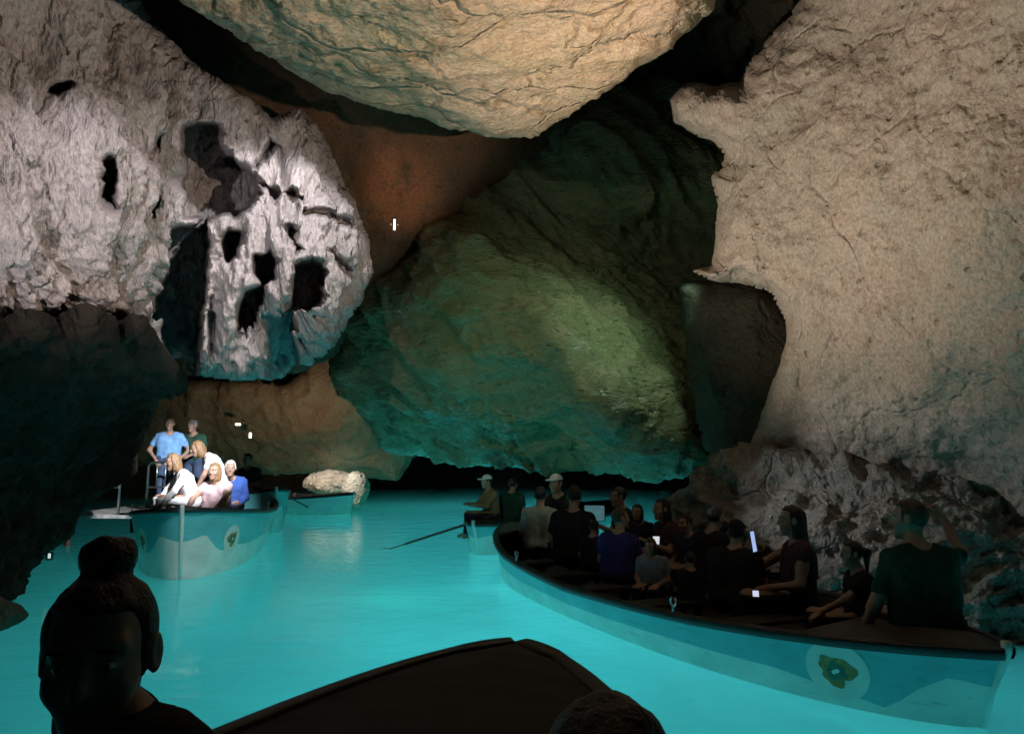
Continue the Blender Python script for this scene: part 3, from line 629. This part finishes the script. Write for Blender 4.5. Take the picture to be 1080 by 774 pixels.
def hair_mesh(style):
    if style not in HAIR: HAIR[style] = nets(hair_fn(style), (-.125, -.21, -.41 if style == 'long' else -.23), (.125, .13, .22), .0085)
    return HAIR[style]
def cap_mesh():
    def f(p):
        d = ell(p, (0, -.012, .045), (.088, .107, .098)); d = smax(d, .052 - p[:, 2], .006)
        return smin(d, smax(ell(p, (0, .105, .056), (.078, .085, .016)), .03 - p[:, 1], .01), .008)
    return nets(f, (-.11, -.14, .02), (.11, .21, .16), .008)
CAPM = cap_mesh()

def person(label, head_px, d, yaw, seat=None, pose='sit', scale=None, lean=.12, twist=0., arms=('lap', 'lap'), shirt='black', legs='black', hair=('short', 'hair_dark'), hy=0., hp=0., sleeve=.55, group='passengers seated in the crowded boat', cap=None, wide=1.06, hands=('relaxed', 'relaxed'), stoop=0., extra=None, shrug=0.):
    """head_px: where the head is in the photograph, d its distance; yaw: heading the body faces (0 = away, 90 = to the left)"""
    hw = at(head_px[0], head_px[1], d)
    Rl = rx(-lean - stoop); piv = np.array([0, 0, .1])
    up = lambda p: Rl @ (np.array(p, float) - piv) + piv
    hc = up((0, .035, .728))
    base = seat if seat is not None else .33
    if pose == 'sit':
        s = scale or float(np.clip((hw[2] - base) / hc[2], .55, 1.12)); oz = hw[2] - hc[2] * s; foot = 0.
    else:
        s = scale or float(np.clip((hw[2] - base) / (hc[2] + .9), .6, 1.15)); oz = hw[2] - hc[2] * s; foot = -.9
    Rz = rz_(yaw); off = Rz @ (np.array([hc[0], hc[1], 0]) * s)
    root = empty('person', (hw[0] - off[0], hw[1] - off[1], oz + foot * s), yaw); root.scale = (s, s, s); sset(root, label, 'person', group)
    O = np.array([0, 0, -foot])
    w = wide
    torso = [((-.075 * w, 0, .12), (-.10 * w, -.012, .42), .112 * w, .108 * w), ((.075 * w, 0, .12), (.10 * w, -.012, .42), .112 * w, .108 * w), ((0, .03 * w, .2), (0, .015, .38), .11 * w, .10 * w), ((-.165 * w, -.02, .495 + shrug), (.165 * w, -.02, .495 + shrug), .058, .058), ((-.08, -.015, .47), (.08, -.015, .47), .085, .085)]
    torso = [(up(a), up(b), ra, rb) for a, b, ra, rb in torso]
    hip = [((-.085 * w, 0, .09), (.085 * w, 0, .09), .118 * w, .118 * w)]
    neck = [(up((0, -.015, .50)), up((0, .012, .64)), .060, .053)] + [(up((sx * .04, -.02, .545)), up((sx * .15 * w, -.025, .50 + shrug)), .05, .05) for sx in (-1, 1)]
    lg = []
    for sx in (-1, 1):
        if pose == 'sit': pts = [(sx * .10, .02, .085), (sx * .125, .43, .12), (sx * .125, .47, -.25), (sx * .135, .62, -.285)]
        else: pts = [(sx * .095, 0, .06), (sx * .11, .03, -.40), (sx * .11, -.02, -.82), (sx * .125, .15, -.862)]
        rr = (.088, .062, .042, .034)
        lg.append([(pts[i], pts[i + 1], (rr[i] if i < 2 else (.058 if i == 1 else .046)), rr[i + 1]) for i in range(3)])
    am = []; hn = []
    for k, sx in enumerate((-1, 1)):
        e, wr = ARMS[arms[k]]; sh = up((sx * .185 * w, -.02, .49 + shrug)); e = up((sx * e[0] * (.5 + .5 * w), e[1], e[2])); wr = up((sx * wr[0], wr[1], wr[2]))
        am.append([(sh, e, .052, .041), (e, wr, .040, .026)]); hn.append((e, wr, sx))
    every = torso + hip + neck + [c for l_ in lg for c in l_] + [c for a_ in am for c in a_]
    def body(p):
        D = None
        for a, b, ra, rb in every:
            q = cone(p, a, b, ra, rb); D = q if D is None else smin(D, q, .03)
        return D
    allp = np.array([q for c in every for q in c[:2]]); lo, hi = allp.min(0) - .15, allp.max(0) + .15
    h = .017 if d < 3 else .021
    V, F = nets(body, lo, hi, h); mi = np.zeros(len(F), int)
    Vs, Fs, Ms = [V], [F], [mi]; n0 = len(V)
    Rh = Rl @ rz_(hy) @ rx(hp + lean * .8 + stoop * .5)
    HC = hc
    Vs.append(HV @ Rh.T + HC); Fs.append(HF + n0); Ms.append(HMI); n0 += len(HV)
    for k, (e, wr, sx) in enumerate(hn):
        hv, hf = HANDS[hands[k]]; fw = wr - e; fw = fw / np.linalg.norm(fw); bk = np.array([sx * .35, -.25 if pose == 'sit' else .1, 1.]); B_ = basis(fw, bk)
        hv = hv.copy()
        if sx > 0: hv[:, 0] *= -1; hf = hf[:, ::-1]
        Vs.append(hv @ B_.T + wr); Fs.append(hf + n0); Ms.append(np.zeros(len(hf), int)); n0 += len(hv)
    hm = M[hair[1]] if hair else M['hair_grey']
    mesh_obj('body', np.concatenate(Vs) + O, np.concatenate(Fs), [M['skin'], M['lips'], M['eye_white'], M['eye_dark'], hm], root, True, np.concatenate(Ms))
    # shirt with sleeves, open at the neck
    sl = []
    for a_ in am:
        (s0, e0, r0, r1), (_, w0, r2, r3) = a_
        if sleeve <= 1: sl.append((s0, s0 + (e0 - s0) * sleeve, r0 + .012, r0 + (r1 - r0) * sleeve + .016))
        else: sl += [(s0, e0, r0 + .012, r1 + .012), (e0, e0 + (w0 - e0) * .92, r2 + .012, r3 + .014)]
    nk = up((0, .0, .60)); cs = torso + hip + neck[1:]
    def top(p):
        D = None
        for a, b, ra, rb in cs:
            q = cone(p, a, b, ra + .014, rb + .014); D = q if D is None else smin(D, q, .03)
        for a, b, ra, rb in sl: D = smin(D, cone(p, a, b, ra, rb), .02)
        D = D + .010 * noise(p * np.array([13, 13, 8]) + yaw) + .007 * (1 - 2 * np.abs(noise(p * 17 + yaw * 2)))
        D = smax(D, .045 - p[:, 2], .01)
        return smax(D, -(np.linalg.norm(p - nk, axis=1) - .092), .012)
    sp = np.array([q for c in cs + sl for q in c[:2]])
    V, F = nets(top, sp.min(0) - .16, sp.max(0) + .16, h * .85); mesh_obj('shirt', V + O, F, CL[shirt], root)
    tl = [c for l_ in lg for c in l_[:2]]
    def low(p):
        D = None
        for a, b, ra, rb in hip + tl:
            q = cone(p, a, b, ra + .010, rb + .014); D = q if D is None else smin(D, q, .03)
        return smax(D + .006 * noise(p * 12), p[:, 2] - .15, .01)
    sp = np.array([q for c in hip + tl for q in c[:2]])
    V, F = nets(low, sp.min(0) - .14, sp.max(0) + .14, h); mesh_obj('trousers', V + O, F, CL[legs], root)
    if hair:
        V, F = hair_mesh(hair[0]); mesh_obj('hair', V @ Rh.T + HC + O, F, hm, root)
    if cap:
        V, F = CAPM; mesh_obj('cap', V @ Rh.T + HC + O, F, CL[cap], root)
    if extra == 'glasses':
        m = MB()
        for sx in (-1, 1):
            m.tube([(sx * .034 + .022 * math.cos(a), .096, .010 + .018 * math.sin(a)) for a in np.linspace(0, 6.2832, 14)], .0025, 5)
            m.tube([(sx * .056, .094, .014), (sx * .082, .04, .014), (sx * .086, -.02, .008)], .0025, 5)
        m.tube([(-.012, .096, .014), (.012, .096, .014)], .0025, 5)
        m.v = [tuple(np.array(p) @ Rh.T + HC + O) for p in m.v]; m.build('glasses', M['rail'], root)
    wrs = [root, s, Rz, O] + [np.array(q[1]) for q in hn]
    return wrs
def hand_world(pr, k, fwd=.1, upz=.03):
    root, s, Rz, O = pr[:4]; p = pr[4 + k] + O + np.array([0, fwd, upz]); return np.array(root.location) + Rz @ (p * s)

A = R
G1 = 'passengers seated in the crowded boat'
p = {}
p['grey'] = person('person in grey, seen from behind at the far end of the crowded boat', (570, 523), 10.0, A(-8), shirt='grey', hair=('short', 'hair_dark'), lean=.1)
p['bigdark'] = person('broad person in black beside the one in grey, seen from behind', (606, 524), 9.0, A(-20), shirt='black', wide=1.12, hair=('short', 'hair_dark'))
p['tab'] = person('dark haired person on the far bench holding up a glowing pale blue tablet', (652, 524), 9.7, A(100), shirt='black', arms=('hold', 'hold'), hands=('hold', 'hold'))
p['violet'] = person('person in a blue violet shirt with head turned to the right', (655, 547), 7.6, A(-32), shirt='purple', hair=('short', 'hair_brown'), hy=A(-45))
p['child'] = person('small child in a pale blue grey top with face turned to the viewer', (686, 576), 7.0, A(150), shirt='paleblue', hair=('bob', 'hair_brown'), hp=A(-12), seat=.30)
p['wom'] = person('woman in dark clothes with loose hair behind the small child', (697, 537), 8.3, A(110), shirt='plum', hair=('long', 'hair_dark'), arms=('hold', 'lap'), hands=('hold', 'relaxed'))
p['sil'] = person('dark silhouetted person with short hair facing the right rock wall', (755, 546), 7.5, A(-60), shirt='black', hair=('short', 'hair_dark'))
p['cap'] = person('broad person in black wearing a dark cap, hunched over', (777, 562), 6.4, A(-35), shirt='black', cap='black', hair=('short', 'hair_dark'), wide=1.18, lean=.2, arms=('hold', 'hold'), hands=('hold', 'hold'))
p['girl'] = person('girl with long loose hair in profile, looking left', (834, 549), 6.2, A(82), shirt='plum', sleeve=.12, hair=('long', 'hair_dark'), lean=.0, arms=('lap', 'reach'))
p['pony'] = person('girl with a dark ponytail in profile, sitting low beside the boatman', (898, 584), 5.5, A(85), shirt='black', hair=('pony', 'hair_dark'), lean=.05, arms=('reach', 'lap'))
p['steer'] = person('boatman in a dark green shirt with one arm raised at the near end', (958, 548), 5.15, A(10), seat=.36, shirt='green', hair=('short', 'hair_brown'), hy=A(40), arms=('lean', 'raise'), hands=('relaxed', 'grip'), wide=1.1, sleeve=.6)
p['wcap'] = person('person in a white cap peering out between the grey and black shirts', (586, 510), 10.6, A(140), shirt='black', cap='white', hair=('short', 'hair_dark'), seat=.45)
p['low'] = person('dark haired child seated low in front of the boatman', (728, 590), 6.7, A(-10), shirt='black', hair=('short', 'hair_dark'))
p['far2'] = person('dark haired person with a grey shawl against the low rock', (672, 540), 9.2, A(150), shirt='navy', hair=('bob', 'hair_dark'))
p['gap1'] = person('dark haired person in black squeezed between the broad one and the violet shirt', (627, 556), 8.35, A(-30), shirt='black', wide=1.1)
p['gap2'] = person('dark haired person in navy between the loose haired woman and the rock', (722, 552), 7.9, A(120), shirt='navy', wide=1.1)
G2 = 'crew and passengers of the boat under the low rock'
p['oar'] = person('oarsman in a tan shirt and white cap leaning on a long oar', (513, 508), 12.7, A(115), seat=.50, shirt='tan', legs='navy', cap='white', hair=('short', 'hair_dark'), arms=('row', 'row'), hands=('grip', 'grip'), group=G2, sleeve=1.2)
p['gr2'] = person('person in a dark green shirt seated behind the oarsman', (541, 511), 13.0, A(-20), seat=.45, shirt='green', hair=('short', 'hair_dark'), group=G2, wide=1.1)
G3 = 'people at the pier and in the boats beside it'
p['bald'] = person('bald man in a light blue shirt standing on the pier', (179, 447), 14.0, A(195), seat=.55, pose='stand', shirt='blue', legs='denim', hair=None, arms=('hip', 'hip'), group=G3, lean=.05, wide=1.05)
p['greyman'] = person('grey haired man in dark green and white standing next to the bald man', (203, 449), 14.2, A(170), seat=.55, pose='stand', shirt='dkgreen', legs='denim', hair=('short', 'hair_grey'), arms=('lap', 'side'), group=G3, lean=.12)
p['girlw'] = person('fair haired girl in a white top bending forward in the boat', (208, 473), 13.0, A(120), seat=.12, pose='stand', shirt='white', legs='white', hair=('bob', 'hair_fair'), arms=('reach', 'side'), group=G3, stoop=.55, lean=.1)
p['white'] = person('woman in white seated by the metal handrail in the high bowed boat', (182, 487), 12.3, A(125), seat=.42, shirt='white', legs='white', hair=('bob', 'hair_fair'), arms=('reach', 'reach'), group=G3, stoop=.30, sleeve=1.2)
p['pink'] = person('person in a pale pink top seated in the middle of the high bowed boat', (226, 497), 12.35, A(172), seat=.45, shirt='pink', legs='white', hair=('bob', 'hair_fair'), arms=('reach', 'reach'), group=G3, sleeve=.3)
p['bluejk'] = person('grey haired person in a deep blue jacket seated near the boat edge', (243, 494), 13.0, A(200), seat=.55, shirt='deepblue', legs='denim', hair=('short', 'hair_grey'), arms=('lap', 'lap'), group=G3, sleeve=1.2, lean=.3, wide=1.1)
p['glass'] = person('man in dark green with glasses and folded arms in the boat tied behind', (261, 485), 16.2, A(165), seat=.70, shirt='dkgreen', legs='black', hair=('short', 'hair_dark'), arms=('fold', 'fold'), group=G3, extra='glasses')
G4 = 'people in the boat the photo is taken from'
p['bun'] = person('woman in black with a high hair bun, close by at the left edge', (104, 694), 1.12, A(136), scale=.95, shirt='black', hair=('bun', 'hair_dark'), group=G4, lean=.0, hy=A(58), hp=A(-3), shrug=.10, wide=.86, arms=('lap', 'side'))
p['front'] = person('dark haired person seen from behind, head at the bottom edge of the picture', (643, 850), .90, A(-5), scale=1.0, shirt='black', hair=('short', 'hair_dark'), group=G4)

# ================================================================== THINGS PEOPLE HOLD
def screen_mat(c, e): return plain('lit_screen', c, .3, emit=e, var=.25, scale=25)
def phone(label, pos, yaw, tilt, size, c, e, group='lit phones in the crowded boat', nm='phone'):
    r = empty(nm, pos, yaw); r.rotation_euler = (tilt, 0, yaw); sset(r, label, nm, group); w, h = size
    m = MB(); m.box((0, 0, 0), (w, .009, h), bev=.003); m.build('phone_case' if nm == 'phone' else 'tablet_case', M['rail'], r)
    m = MB(); m.box((0, -.0055, 0), (w * .92, .003, h * .94), bev=.001); m.build('screen', screen_mat(c, e), r)
phone('large tablet with a pale blue lit screen', at(627, 541, 9.35), A(-10), A(-8), (.27, .20), (.2, .5, .58), .22, nm='tablet')
phone('bright white phone screen beside the violet shirt', at(692, 570, 7.35), A(-15), A(-50), (.07, .11), (.85, .9, 1), .7)
phone('phone with a light blue screen turned almost edge on, by the dark cap', at(794, 571, 6.0), A(52), A(-8), (.085, .17), (.45, .6, 1), .8)
phone('small bright phone held low in front of the hunched person', at(797, 626, 5.75), A(-12), A(-30), (.05, .05), (.75, .8, 1), .8)

# oars
def oar(label, a, b, group):
    a, b = np.array(a), np.array(b); m = MB(); r = empty('oar', a); sset(r, label, 'oar', group)
    q = b - a; m.tube([(0, 0, 0), tuple(q * .5), tuple(q * .8)], [.024, .022, .02], 8); m.build('shaft', M['wood'], r, True)
    e = q / np.linalg.norm(q); s = np.cross(e, (0, 0, 1)); s = s / np.linalg.norm(s); k = MB(); V = []
    for t, w in ((.78, .02), (.84, .06), (.95, .075), (1, .05)):
        for sx in (-1, 1):
            for dz in (-.009, .009): V.append(tuple(q * t + s * w * sx + np.array([0, 0, dz])))
    F = [(0, 1, 3, 2), (12, 14, 15, 13)]
    for i in range(3):
        o_ = i * 4; F += [(o_, o_ + 4, o_ + 5, o_ + 1), (o_ + 1, o_ + 5, o_ + 7, o_ + 3), (o_ + 3, o_ + 7, o_ + 6, o_ + 2), (o_ + 2, o_ + 6, o_ + 4, o_)]
    k.add(V, F); k.build('blade', M['wood'], r)
oar('long dark oar dipping into the turquoise water from the oarsman', at(522, 543, 12.4), atz(404, 581, -.05), 'oars')
oar('dark oar trailing from the small white hulled boat', at(297, 520, 17.5), atz(336, 541, -.05), 'oars')

# ================================================================== PIER
pz = .55
pier = empty('pier', (-7.2, 14.6, 0)); sset(pier, 'low grey boarding pier with pale striped steps at the left rock wall', 'pier')
m = MB()
for k in range(9): m.box((0, -1.2 + k * .3, pz - .03), (1.7, .285, .06))
m.build('pier_deck', M['planks'], pier)
for sx in (-.75, .75):
    for sy in (-1.1, 1.2): m = MB(); m.tube([(sx, sy, -1.9), (sx, sy, pz - .06)], .06, 10); m.build('pile', M['wood'], pier, True)
st = MB()
for k in range(5): st.box((-.95 - .21 * k, -.9, pz - .07 - .095 * k), (.2, 1.1, .05), m=0); st.box((-1.045 - .21 * k, -.9, pz - .12 - .095 * k), (.014, 1.1, .09), m=1)
st.build('steps', [M['white_plastic'], M['metal']], pier)
def railing(loc, rz, n, w, label):
    r = empty('handrail', loc, rz); sset(r, label, 'handrail', 'metal handrails of the pier')
    m = MB(); m.tube([(0, 0, 0), (0, 0, .86), (.05, 0, .92), (w - .05, 0, .92), (w, 0, .86), (w, 0, 0)], .022, 8); m.build('frame', M['metal'], r, True)
    m = MB(); m.tube([(.0, 0, .48), (w, 0, .48)], .016, 8); m.build('mid_bar', M['metal'], r, True)
    for k in range(n): m = MB(); x = w * (k + 1) / (n + 1); m.tube([(x, 0, .48), (x, 0, .92)], .012, 6); m.build('baluster', M['metal'], r, True)
railing((-6.55, 13.45, pz), A(5), 3, .6, 'bright metal handrail in front of the bald man')
railing((-7.9, 13.45, pz), A(0), 2, .85, 'grey metal handrail above the striped steps')

# ================================================================== PALE ROCK, LAMPS
def boulder(label, c, size, seed, mat, group='pale rocks standing in the water at the back'):
    f = lambda p: ell(p, (0, 0, 0), size) + .22 * min(size) * fbm(p * 3 + seed, 4) + .10 * min(size) * fbm(p * 9 + seed, 3, True)
    s = np.array(size); V, F = nets(f, -s * 1.4, s * 1.4, float(min(size)) / 12); o = mesh_obj('boulder', V, F, mat); o.location = tuple(c); sset(o, label, 'boulder', group); return o
M['pale_rock'] = rock_mat('pale_rock', (.55, .50, .42), (.48, .42, .34), (.30, .25, .2), bump=1.2, scale=2)
boulder('pale lit boulder standing out of the water behind the white hulled boat', at(352, 509, 22.5), (.9, .6, .40), 3, M['pale_rock'])
boulder('narrow pale boulder at the right tip of the white hulled boat', at(375, 515, 21.8), (.42, .4, .55), 9, M['pale_rock'])
spot('boulder_lamp', tuple(at(340, 470, 20.2)), at(355, 512, 22), 300, (1, .95, .85), 70, .6, .08)

def cave_lamp(label, pos, target, c, e, size=(.10, .07)):
    pos = np.array(pos); r = empty('floodlight', pos); r.rotation_euler = (Vector(target) - Vector(pos)).to_track_quat('Y', 'Z').to_euler(); sset(r, label, 'floodlight', 'small cave floodlights')
    m = MB(); m.box((0, -.03, 0), (size[0] + .05, .07, size[1] + .05), bev=.012); m.build('housing', M['rail'], r)
    m = MB(); m.box((0, .012, 0), (size[0], .012, size[1]), bev=.003); m.build('lens', plain('lit_lens', c, .3, emit=e, var=.02), r)
    m = MB(); m.tube([(-size[0] / 2 - .035, -.03, 0), (-size[0] / 2 - .035, -.09, 0), (size[0] / 2 + .035, -.09, 0), (size[0] / 2 + .035, -.03, 0)], .01, 6); m.build('bracket', M['metal'], r)
cam_t = (0, 0, 1.6)
cave_lamp('small white floodlight on the brown back wall above the standing men', at(251, 447.5, 22.4), cam_t, (1, .92, .8), 5, (.15, .06))
cave_lamp('lower warm floodlight on the brown back wall, nearer the boats', at(264, 459, 22.6), (-3, 5, 1), (1, .85, .6), 5, (.07, .16))
cave_lamp('slim upright pair of lights high on the rusty rock', at(416, 237, 10.6), cam_t, (1, .85, .65), 4, (.025, .15))
cave_lamp('tiny white light at the water line of the dark left bank', at(52, 586, 9.2), cam_t, (.9, 1, .95), .6, (.03, .06))
